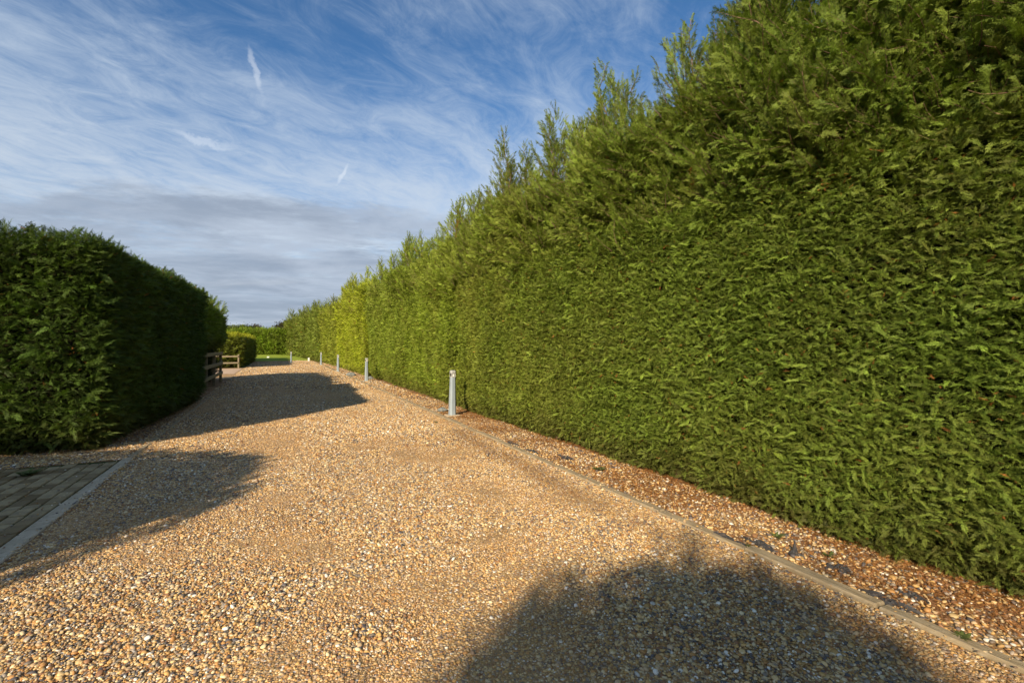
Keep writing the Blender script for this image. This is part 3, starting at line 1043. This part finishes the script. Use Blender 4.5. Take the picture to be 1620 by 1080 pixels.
    for j in range(nt):
        hh = RNG.uniform(1.2, 1.8); m = int(95 if i == 0 else 60 * (1.0 if i < 2 else 0.7))
        sfr = (np.arange(m) + RNG.random(m)) / m
        az = RNG.uniform(0, 6.283, m)
        rad = (0.50 * (1 - sfr) ** 0.62) * RNG.uniform(0.1, 1.0, m)
        lean = RNG.normal(0, 0.10, 2)
        z_ = apex[j] - hh * (1 - sfr) - 0.18
        bp.append(np.stack([cx[j, 0] + rad * np.cos(az) + lean[0] * sfr, cx[j, 1] + rad * np.sin(az) + lean[1] * sfr, z_], 1))
        k_ = 0.55 + 1.5 * sfr + RNG.normal(0, 0.3, m)
        bg_.append(np.stack([np.cos(az), np.sin(az), k_], 1))
        bs.append((1.0 - 0.42 * sfr) * RNG.uniform(0.6, 1.15, m))
    bp = np.concatenate(bp); bg_ = norm(np.concatenate(bg_)); bs = np.concatenate(bs) * min(1.5, size / 0.95) ** 0.6
    cc = np.stack([RNG.normal(0, 0.5, len(bp)), RNG.normal(0, 0.5, len(bp)), np.full(len(bp), 0.9)], 1)
    scatter('crest_shoots', P_BOUGH, bp - hd.origin, eulers(bg_, cc), np.repeat(bs[:, None], 3, 1), leaf_tints(bp, len(bp), np.array(base) * 1.05, 95 + i, 0.006, 0.3, 0.18), rt)
    sc = RNG.uniform(0.6, 0.85, nt)
    pos = np.concatenate([cx, (apex - 1.3 * sc)[:, None]], 1)
    rot = np.stack([RNG.normal(0, 0.12, nt), RNG.normal(0, 0.12, nt), RNG.uniform(0, 6.28, nt)], 1)
    scatter('leading_shoots', P_LEADER, pos - hd.origin, rot, np.repeat(sc[:, None], 3, 1), leaf_tints(pos, nt, np.array(base) * 1.05, 90 + i, 0.0, 0.3, 0.12), rt)

# ------------------------------------------------------------------ hedges on the left
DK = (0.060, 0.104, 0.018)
LEFT = 'hedges along the left of the drive'
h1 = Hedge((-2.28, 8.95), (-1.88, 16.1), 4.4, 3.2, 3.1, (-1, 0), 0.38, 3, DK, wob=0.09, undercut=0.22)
h1.rough = 0.085
r1 = root_of(h1, 'clipped_hedge', 'dark shorn cypress hedge block at the left with a rounded top corner', 'hedge', LEFT)
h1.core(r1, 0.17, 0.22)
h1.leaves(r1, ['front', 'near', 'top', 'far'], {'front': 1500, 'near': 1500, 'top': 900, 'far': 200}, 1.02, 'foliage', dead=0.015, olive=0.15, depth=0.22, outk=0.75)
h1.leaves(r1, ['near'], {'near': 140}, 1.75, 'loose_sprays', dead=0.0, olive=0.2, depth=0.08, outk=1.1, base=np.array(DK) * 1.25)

h2 = Hedge((-2.15, 16.6), (-2.12, 25.0), 2.6, 3.0, 2.7, (-1, 0), 0.5, 5, (0.14, 0.19, 0.02), zbot=1.45, wob=0.14, undercut=0.3)
r2 = root_of(h2, 'cypress_hedge', 'looser bushy cypress hedge overhanging the timber fence', 'hedge', LEFT)
h2.core(r2, 0.35, 0.4)
h2.leaves(r2, ['front', 'near', 'top', 'far'], 700, 1.5, 'foliage', dead=0.01, depth=0.3, outk=1.0)
q = h2.sample(['top', 'far', 'near'], 26); W, n3 = h2.shape(q); n = len(W)
g, c = bough_dirs(n, n3, 0.6); sc = RNG.uniform(0.8, 1.5, n)
scatter('crown_boughs', P_BOUGH, W - n3 * 0.15 - h2.origin, eulers(g, c), np.repeat(sc[:, None], 3, 1), leaf_tints(W, n, (0.11, 0.17, 0.02), 8, 0.02, 0.3, 0.15), r2)
lp = np.array([(-2.55, 17.0, 2.35), (-2.5, 18.3, 2.3), (-2.4, 20.2, 2.1), (-2.7, 22.3, 2.0), (-2.4, 24.2, 1.8), (-3.1, 19.2, 2.2)])
scatter('leading_shoots', P_LEADER, lp - h2.origin, np.array([(0.25, -0.25, 1), (.1, 0, 2), (-.1, .1, 3), (0, 0, 4), (.1, -.2, 5), (0, 0, 1)]), np.full((6, 3), 0.85), np.tile((0.10, 0.15, 0.02), (6, 1)), r2)


for yy in (17.2, 18.6, 20.0, 21.5, 23.0, 24.4):
    xx = -2.75 + random.uniform(-.15, .1)
    tube_mesh('trunk', [(xx - h2.origin[0], yy - h2.origin[1], -0.05), (xx - h2.origin[0] + .03, yy - h2.origin[1], 0.7), (xx - h2.origin[0], yy - h2.origin[1], 1.6)], [0.075, 0.06, 0.05], 8, M_BARK, r2)
# dark understorey behind the fence
h2b = Hedge((-2.62, 16.7), (-2.50, 25.4), 1.9, 1.6, 1.6, (-1, 0), 0.3, 15, (0.035, 0.06, 0.03), wob=0.12)
r2b = root_of(h2b, 'shrub_row', 'low dark shrubby undergrowth behind the timber fence', 'shrub', None)
h2b.core(r2b, 0.2, 0.4); h2b.leaves(r2b, ['front', 'near', 'far', 'top'], 260, 1.6, depth=0.2)

h3 = Hedge((-2.35, 38.0), (-2.1, 54.0), 9, 2.1, 2.1, (-1, 0), 0.25, 9, (0.13, 0.16, 0.018), wob=0.08)
r3 = root_of(h3, 'clipped_hedge', 'low square cut hedge across the side entrance with a yellow green top', 'hedge', LEFT)
h3.core(r3, 0.2, 0.5)
h3.leaves(r3, ['front', 'near', 'far'], 260, 2.3, depth=0.2)
h3.leaves(r3, ['top'], 260, 2.6, 'top_growth', depth=0.1, outk=1.3, base=(0.28, 0.30, 0.015), dead=0.02)

h4 = Hedge((-23.5, 70.5), (1.5, 62.3), 3, 2.7, 3.3, (0.3, 1), 0.6, 13, (0.17, 0.25, 0.022), wob=0.3, undercut=0.1)
r4 = root_of(h4, 'boundary_hedge', 'leafy green boundary hedge behind the lawn at the end of the drive', 'hedge', None)
h4.core(r4, 0.4, 0.6)
h4.leaves(r4, ['front', 'top', 'near'], 190, 3.2, depth=0.35, outk=0.9)
q = h4.sample(['top'], 5); W, n3 = h4.shape(q); n = len(W); g, c = bough_dirs(n, n3, 0.9)
sc = RNG.uniform(0.8, 1.5, n)
scatter('crown_boughs', P_BOUGH, W - n3 * 0.3 - h4.origin, eulers(g, c), np.repeat(sc[:, None], 3, 1), leaf_tints(W, n, (0.11, 0.15, 0.02), 28, 0.03, 0.3, 0.15), r4)


# ------------------------------------------------------------------ trees
def leaf_card_protos():
    out = []
    for k in range(3):
        rng = random.Random(300 + k)
        V = []; F = []; T = []
        for j in range(26):
            c = Vector([rng.gauss(0, 0.34) for _ in range(3)])
            d = Vector([rng.gauss(0, 1) for _ in range(3)]).normalized(); e = d.orthogonal().normalized()
            L_ = rng.uniform(0.10, 0.2); k0 = len(V)
            for a_, b_ in ((-1, 0), (0, .5), (1, 0), (0, -.5)):
                V.append(tuple(c + d * a_ * L_ + e * b_ * L_)); T.append(rng.random())
            F.append((k0, k0 + 1, k0 + 2, k0 + 3))
        out.append(proto('leaf_cluster', np.array(V), F, np.array(T), [M_LEAF]))
    return out


P_CLUST = leaf_card_protos()


def tree(x, y, H, rad, base, label, seed, group=None, cl=0.8, n=700, low=0.3):
    rng = np.random.default_rng(seed)
    rt = empty('tree', (x, y, 0), label, 'tree', group)
    tube_mesh('trunk', [(0, 0, -0.1), (0.05 * rad, 0, H * 0.3), (-0.04 * rad, 0.05, H * 0.6), (0, 0, H * 0.85)], [H * 0.03, H * 0.024, H * 0.015, H * 0.005], 8, M_BARK, rt)
    lob = []
    for j in range(9):
        an = rng.uniform(0, 6.28); rr = rad * rng.uniform(0.15, 0.6)
        zc_ = H * rng.uniform(low + 0.12, 0.82)
        lob.append((rr * math.cos(an), rr * math.sin(an), zc_, rad * rng.uniform(0.35, 0.55)))
        tube_mesh('limb', [(0, 0, H * 0.25 + 0.2 * zc_), (rr * .5 * math.cos(an), rr * .5 * math.sin(an), zc_ * 0.8), (rr * math.cos(an), rr * math.sin(an), zc_)], [H * 0.011, H * 0.007, H * 0.002], 5, M_BARK, rt)
    lob.append((0, 0, H - rad * 0.45, rad * 0.45))
    P_ = []
    for (lx, ly, lz, lr) in lob:
        m = int(n / len(lob))
        v = norm(rng.normal(0, 1, (m, 3))) * (rng.random((m, 1)) ** 0.4) * lr
        P_.append(v + np.array([lx, ly, lz]))
    P_ = np.concatenate(P_)
    P_ = P_[P_[:, 2] < H]
    m = len(P_)
    rot = rng.uniform(0, 6.28, (m, 3))
    sc = rng.uniform(0.7, 1.3, m) * cl
    scatter('crown', P_CLUST, P_, rot, np.repeat(sc[:, None], 3, 1), leaf_tints(P_ + np.array([x, y, 0]), m, base, seed, 0.01, 0.2, 0.2), rt)
    return rt


def at_px(px, Z):
    X = (px - 810) / 765 * Z
    return (X * math.cos(YAW) + Z * math.sin(YAW), -X * math.sin(YAW) + Z * math.cos(YAW))


for (px, Z, H, rad, base, lab, sd_) in [
    (392, 120, 6.4, 4.0, (0.035, 0.055, 0.018), 'small round dark green tree behind the far hedge, leftmost of the far trees', 1),
    (408, 125, 6.6, 3.4, (0.085, 0.06, 0.03), 'reddish brown round tree beyond the far hedge, right of the dark green one', 2),
    (452, 110, 6.9, 3.2, (0.06, 0.055, 0.028), 'dark brownish tree rising behind the far hedge where it meets the tall hedge', 3),
    (374, 100, 5.2, 3.0, (0.10, 0.13, 0.02), 'pale green bushy tree beyond the low square hedge', 4)]:
    xx, yy = at_px(px, Z)
    tree(xx, yy, H, rad, base, lab, sd_, 'trees beyond the far hedge', 1.0, 700, 0.2)

# things behind and beside the camera whose shade falls into view
hs = Hedge((-4.52, 3.6), (-9.8, 3.9), 2.5, 3.0, 4.3, (0, -1), 0.45, 33, DK, wob=0.12)
rs = root_of(hs, 'clipped_hedge', 'cypress hedge on the near side of the paved entrance, out of the frame', 'hedge', LEFT)
hs.core(rs, 0.17, 0.4)
hs.leaves(rs, ['front', 'near', 'top'], 260, 1.6, cull=False, depth=0.15)
tree(-8.7, -8.65, 7.6, 2.8, (0.06, 0.11, 0.02), 'broad garden tree standing behind the camera', 41, None, 0.42, 8000, 0.05)


# ------------------------------------------------------------------ bollard lights
def ring_loft(name, rings, mat, parent, smooth=False):
    """rings: list of lists of points, lofted and capped"""
    V = []; F = []
    n = len(rings[0])
    for r_ in rings: V += list(r_)
    for i in range(len(rings) - 1):
        for s in range(n):
            s2 = (s + 1) % n
            F.append((i * n + s, i * n + s2, (i + 1) * n + s2, (i + 1) * n + s))
    F.append(tuple(range(n))[::-1]); F.append(tuple((len(rings) - 1) * n + s for s in range(n)))
    return link_mesh(name, mesh_from(name, V, F), mat, parent, smooth)


def oct_ring(w_, d_, ch, z):
    a, b = w_ / 2, d_ / 2
    return [(-a + ch, -b, z), (a - ch, -b, z), (a, -b + ch, z), (a, b - ch, z), (a - ch, b, z), (-a + ch, b, z), (-a, b - ch, z), (-a, -b + ch, z)]


def make_bollard(loc, label):
    t = empty('bollard_light', loc, label, 'bollard light', 'grey bollard lights along the right edge of the drive')
    rings = [oct_ring(0.150, 0.150, 0.035, -0.05), oct_ring(0.150, 0.150, 0.035, 0.03), oct_ring(0.128, 0.128, 0.03, 0.45), oct_ring(0.108, 0.108, 0.024, 0.84), oct_ring(0.104, 0.104, 0.022, 0.855)]
    ring_loft('shaft', rings, M_GREY, t)
    ring_loft('collar', [oct_ring(0.118, 0.118, 0.022, 0.848), oct_ring(0.118, 0.118, 0.022, 0.868)], M_CAP, t)
    ring_loft('lens', [oct_ring(0.078, 0.078, 0.018, 0.868), oct_ring(0.078, 0.078, 0.018, 0.935)], M_LENS, t)
    for sx in (-1, 1):
        for sy in (-1, 1):
            block('cap_post', sx * 0.043, sy * 0.043, 0.9015, 0.014, 0.014, 0.067, M_CAP, t, 0.002)
    block('louvre', -0.0455, 0.0, 0.90, 0.008, 0.070, 0.055, M_DARK, t, 0.001)
    ring_loft('cap', [oct_ring(0.112, 0.112, 0.02, 0.935), oct_ring(0.116, 0.116, 0.02, 0.945), oct_ring(0.112, 0.112, 0.02, 0.985), oct_ring(0.085, 0.085, 0.02, 1.0)], M_CAP, t)
    fp = block('foot_slab', 0, 0, 0.004, 0.27, 0.24, 0.05, M_CONC, t, 0.008, 0.004)
    return t


def dup(t, loc, label, rz=0.0):
    r_ = t.copy(); COL.objects.link(r_); r_.location = loc; r_['label'] = label; r_.rotation_euler = (0, 0, rz)
    for ch in list(t.children):
        c_ = ch.copy(); COL.objects.link(c_); c_.parent = r_
    return r_


b1 = make_bollard((3.45, 10.15, 0), 'nearest grey bollard light on a concrete foot at the dark seam of the tall hedge')
b1.rotation_euler = (0.0, 0.012, 0.1)
dup(b1, (3.42, 21.4, 0), 'second nearest grey bollard light, in front of the yellow green hedge seam', 0.1)
dup(b1, (3.16, 29.9, 0), 'third grey bollard light from the front, slightly blue in the sun', 0.0)
dup(b1, (3.02, 40.4, 0), 'fourth grey bollard light, smallest of those beside the tall hedge', 0.0)
dup(b1, (1.02, 46.0, 0), 'grey bollard light at the lawn corner, left of the hedge end', 0.0)
fx, fy = at_px(398.6, 64)
dup(b1, (fx, fy, 0.12), 'farthest bollard light on the lawn beside the low square hedge', 0.0)

# short cream marker posts
def marker(px, Z, w_, h_, label, z0=0.0, cat='marker post'):
    x_, y_ = at_px(px, Z)
    t = empty('marker_post', (x_, y_, z0), label, cat, 'small white markers at the end of the drive')
    t.rotation_euler = (0, 0, -YAW * 0.5)
    ring_loft('post', [oct_ring(w_, w_ * 0.6, w_ * 0.12, -0.05), oct_ring(w_, w_ * 0.6, w_ * 0.12, h_ - 0.03)], M_WHITE, t)
    ring_loft('post_cap', [oct_ring(w_ * 1.12, w_ * 0.72, w_ * 0.12, h_ - 0.03), oct_ring(w_ * 0.9, w_ * 0.5, w_ * 0.1, h_)], M_WHITE, t)
    return t


marker(488.7, 47.5, 0.16, 0.32, 'short cream marker at the foot of the olive green hedge')
marker(424.5, 51.5, 0.24, 0.36, 'squat white marker box at the front edge of the lawn', 0.0)
marker(461.5, 47, 0.07, 0.42, 'thin pale stake right beside the bollard at the lawn corner')


# ------------------------------------------------------------------ timber fences
def rail_fence(p0, p1, nbay, h_, zs, label, sec=(0.10, 0.038)):
    p0 = Vector(p0); p1 = Vector(p1)
    d = (p1 - p0); L_ = d.length; ang = math.atan2(d.y, d.x)
    t = empty('rail_fence', (p0.x, p0.y, 0), label, 'fence', 'timber rail fences by the side entrance', ang)
    for k in range(nbay + 1):
        o_ = block('fence_post', L_ * k / nbay, 0.0, h_ / 2 - 0.05, 0.095, 0.10, h_ + 0.12, M_WOOD, t, 0.006, 0.004)
    for z in zs:
        for k in range(nbay):
            ln = L_ / nbay
            o_ = block('rail', ln * (k + 0.5), -0.071, z, ln - 0.006, sec[1], sec[0], M_WOOD, t, 0.004, 0.004)
            o_.rotation_euler = (0, random.uniform(-.006, .006), 0)
    return t


rail_fence((-2.24, 17.3), (-2.19, 23.8), 3, 1.2, (0.40, 0.80, 1.22), 'brown three rail timber fence under the loose hedge at left', (0.12, 0.038))
rail_fence((-9.0, 37.35), (-2.42, 37.6), 2, 0.92, (0.36, 0.80), 'low timber rail fence in front of the square cut hedge', (0.10, 0.038))

# ------------------------------------------------------------------ small things on the ground
# old sleeper at the left edge
sl = empty('timber_sleeper', (-3.72, 8.72, 0), 'dark old timber sleeper edging at the foot of the left hedge', 'sleeper', None, R(-4))
block('beam', -0.95, 0, 0.09, 1.9, 0.14, 0.2, M_OLDWOOD, sl, 0.012, 0.01)
block('stake', 0.06, 0.0, 0.11, 0.07, 0.16, 0.24, M_OLDWOOD, sl, 0.008, 0.006)

st = block('wooden_stick', *at_px(356, 21.3), 0.02, 0.75, 0.03, 0.022, M_WOOD, None, 0.004, 0.003)
st.rotation_euler = (0, 0, R(-22)); tag(st, 'pale straight stick lying on the shaded gravel by the fence end', 'stick')


def ground_px(px, py):
    Z = 765 * CAMZ / (py - 546)
    return at_px(px, Z)


def membrane(px, py, rx, ry, label, peak=0.0, rz=0.0):
    x_, y_ = ground_px(px, py)
    rng = random.Random(px)
    V = []; F = []; rings = 5; seg = 18
    V.append((0, 0, 0.018 + peak))
    for r_ in range(1, rings + 1):
        for s in range(seg):
            an = 2 * math.pi * s / seg
            edge = 1 + 0.28 * math.sin(an * 3 + px) + 0.2 * math.sin(an * 7 + px * 2) + rng.uniform(-.12, .12)
            k = r_ / rings * (edge if r_ > 2 else 1)
            z = 0.022 + 0.012 * math.sin(an * 4 + r_ * 1.7) + rng.uniform(-.004, .004) + peak * max(0, 1 - r_ / 2.6) ** 1.3
            if r_ == rings: z -= 0.012
            V.append((rx * k * math.cos(an), ry * k * math.sin(an), z))
    for s in range(seg):
        F.append((0, 1 + s, 1 + (s + 1) % seg))
    for r_ in range(1, rings):
        for s in range(seg):
            a = 1 + (r_ - 1) * seg + s; b = 1 + (r_ - 1) * seg + (s + 1) % seg
            F.append((a, a + seg, b + seg, b))
    # skirt gives the sheet its thickness
    k0 = len(V)
    for s in range(seg):
        v = V[1 + (rings - 1) * seg + s]; V.append((v[0] * 0.99, v[1] * 0.99, v[2] - 0.006))
    for s in range(seg):
        a = 1 + (rings - 1) * seg + s; b = 1 + (rings - 1) * seg + (s + 1) % seg
        F.append((a, k0 + s, k0 + (s + 1) % seg, b))
    F.append(tuple(k0 + s for s in range(seg))[::-1])
    o_ = link_mesh('weed_membrane', mesh_from('weed_membrane', V, F), M_MEMB, None, False)
    o_.location = (x_, y_, -0.010); o_.rotation_euler = (0, 0, rz)
    return tag(o_, label, 'membrane', 'torn black weed membrane in the verge')


membrane(1400, 949, 0.045, 0.16, 'largest torn black membrane patch beside the edging at the lower right')
membrane(1440, 942, 0.04, 0.07, 'small black membrane scrap between the largest patch and the hedge')
membrane(1327, 899, 0.06, 0.08, 'black membrane patch with orange litter near the hedge, up the verge from the largest')
membrane(1256, 876, 0.035, 0.05, 'black membrane corner standing up in a point from the verge', 0.11)
membrane(1202, 861, 0.045, 0.13, 'long black membrane strip just beyond the upright point')
membrane(1150, 851, 0.022, 0.16, 'narrow black membrane edge showing along the edging')
membrane(895, 724, 0.07, 0.16, 'black membrane patch showing midway along the verge')
membrane(842, 714, 0.05, 0.16, 'dark membrane flap beside the edging, left of the midway patch')
membrane(809, 701, 0.05, 0.2, 'farthest black membrane flap, to the right of the nearest bollard')


def rock(px, py, s, label):
    x_, y_ = ground_px(px, py)
    bm = bmesh.new(); bmesh.ops.create_icosphere(bm, subdivisions=2, radius=s)
    V = np.array([v.co[:] for v in bm.verts])
    V = V * (1 + 0.25 * vnoise(V, 1.2 / s, int(px)) + .1 * vnoise(V, 3 / s, 3))[:, None] * np.array([1, 0.8, 0.6])
    for v, c_ in zip(bm.verts, V): v.co = c_
    me = bpy.data.meshes.new('rock'); bm.to_mesh(me); bm.free()
    o_ = link_mesh('rock', me, M_STONE); o_.location = (x_, y_, s * 0.35)
    return tag(o_, label, 'rock', 'rocks in the verge')


rock(700, 651, 0.11, 'dark grey rock in the verge left of the nearest bollard')
rock(556, 595, 0.22, 'grey green rock in the verge left of the second bollard')
rock(586, 600, 0.15, 'pale green grey rock right of the second bollard')

M_WEED = simple_noise_material('weed_leaf', (0.075, 0.095, 0.022), (0.13, 0.15, 0.04), 20, 0.6, 0.3, 0.1, 0.002)


def weed(px, py, s, n, label, flat=0.5):
    x_, y_ = ground_px(px, py)
    rng = random.Random(px * 3)
    V = []; F = []
    for k in range(n):
        an = rng.uniform(0, 6.28); L_ = s * rng.uniform(0.5, 1.1); up = rng.uniform(0.2, 1.0) * (1 - flat) + 0.1
        d = Vector((math.cos(an), math.sin(an), 0)); sd2 = Vector((-d.y, d.x, 0)) * L_ * 0.13
        o0 = Vector((rng.gauss(0, s * .22), rng.gauss(0, s * .22), 0))
        k0 = len(V)
        for f_, wv in ((0, 0.3), (0.4, 1), (0.75, 0.8), (1.0, 0.05)):
            c_ = o0 + d * (L_ * f_) + Vector((0, 0, 0.01 + L_ * (up * f_ * 1.4 - 0.7 * up * f_ * f_)))
            V.append(tuple(c_ + sd2 * wv)); V.append(tuple(c_ - sd2 * wv))
        for j in range(3):
            F.append((k0 + 2 * j, k0 + 2 * j + 1, k0 + 2 * j + 3, k0 + 2 * j + 2))
    o_ = link_mesh('weed', mesh_from('weed', V, F), M_WEED); o_.location = (x_, y_, 0.0)
    return tag(o_, label, 'weed', 'small green weeds')


weed(1311, 880, 0.055, 22, 'bright green weed rosette in the verge by the hedge foot')
weed(1184, 866, 0.045, 18, 'low green weed hard against the edging')
weed(1228, 850, 0.06, 22, 'dark green weed tuft growing from under the tall hedge', 0.2)
weed(947, 743, 0.09, 34, 'small weed clump midway along the verge')
weed(1520, 1008, 0.05, 30, 'tiny weed behind the edging nearest the lower right corner')
weed(48, 752, 0.12, 60, 'grassy weed growing between the shaded paving blocks', 0.3)
weed(690, 668, 0.05, 26, 'small green weed on the gravel in front of the nearest bollard', 0.7)
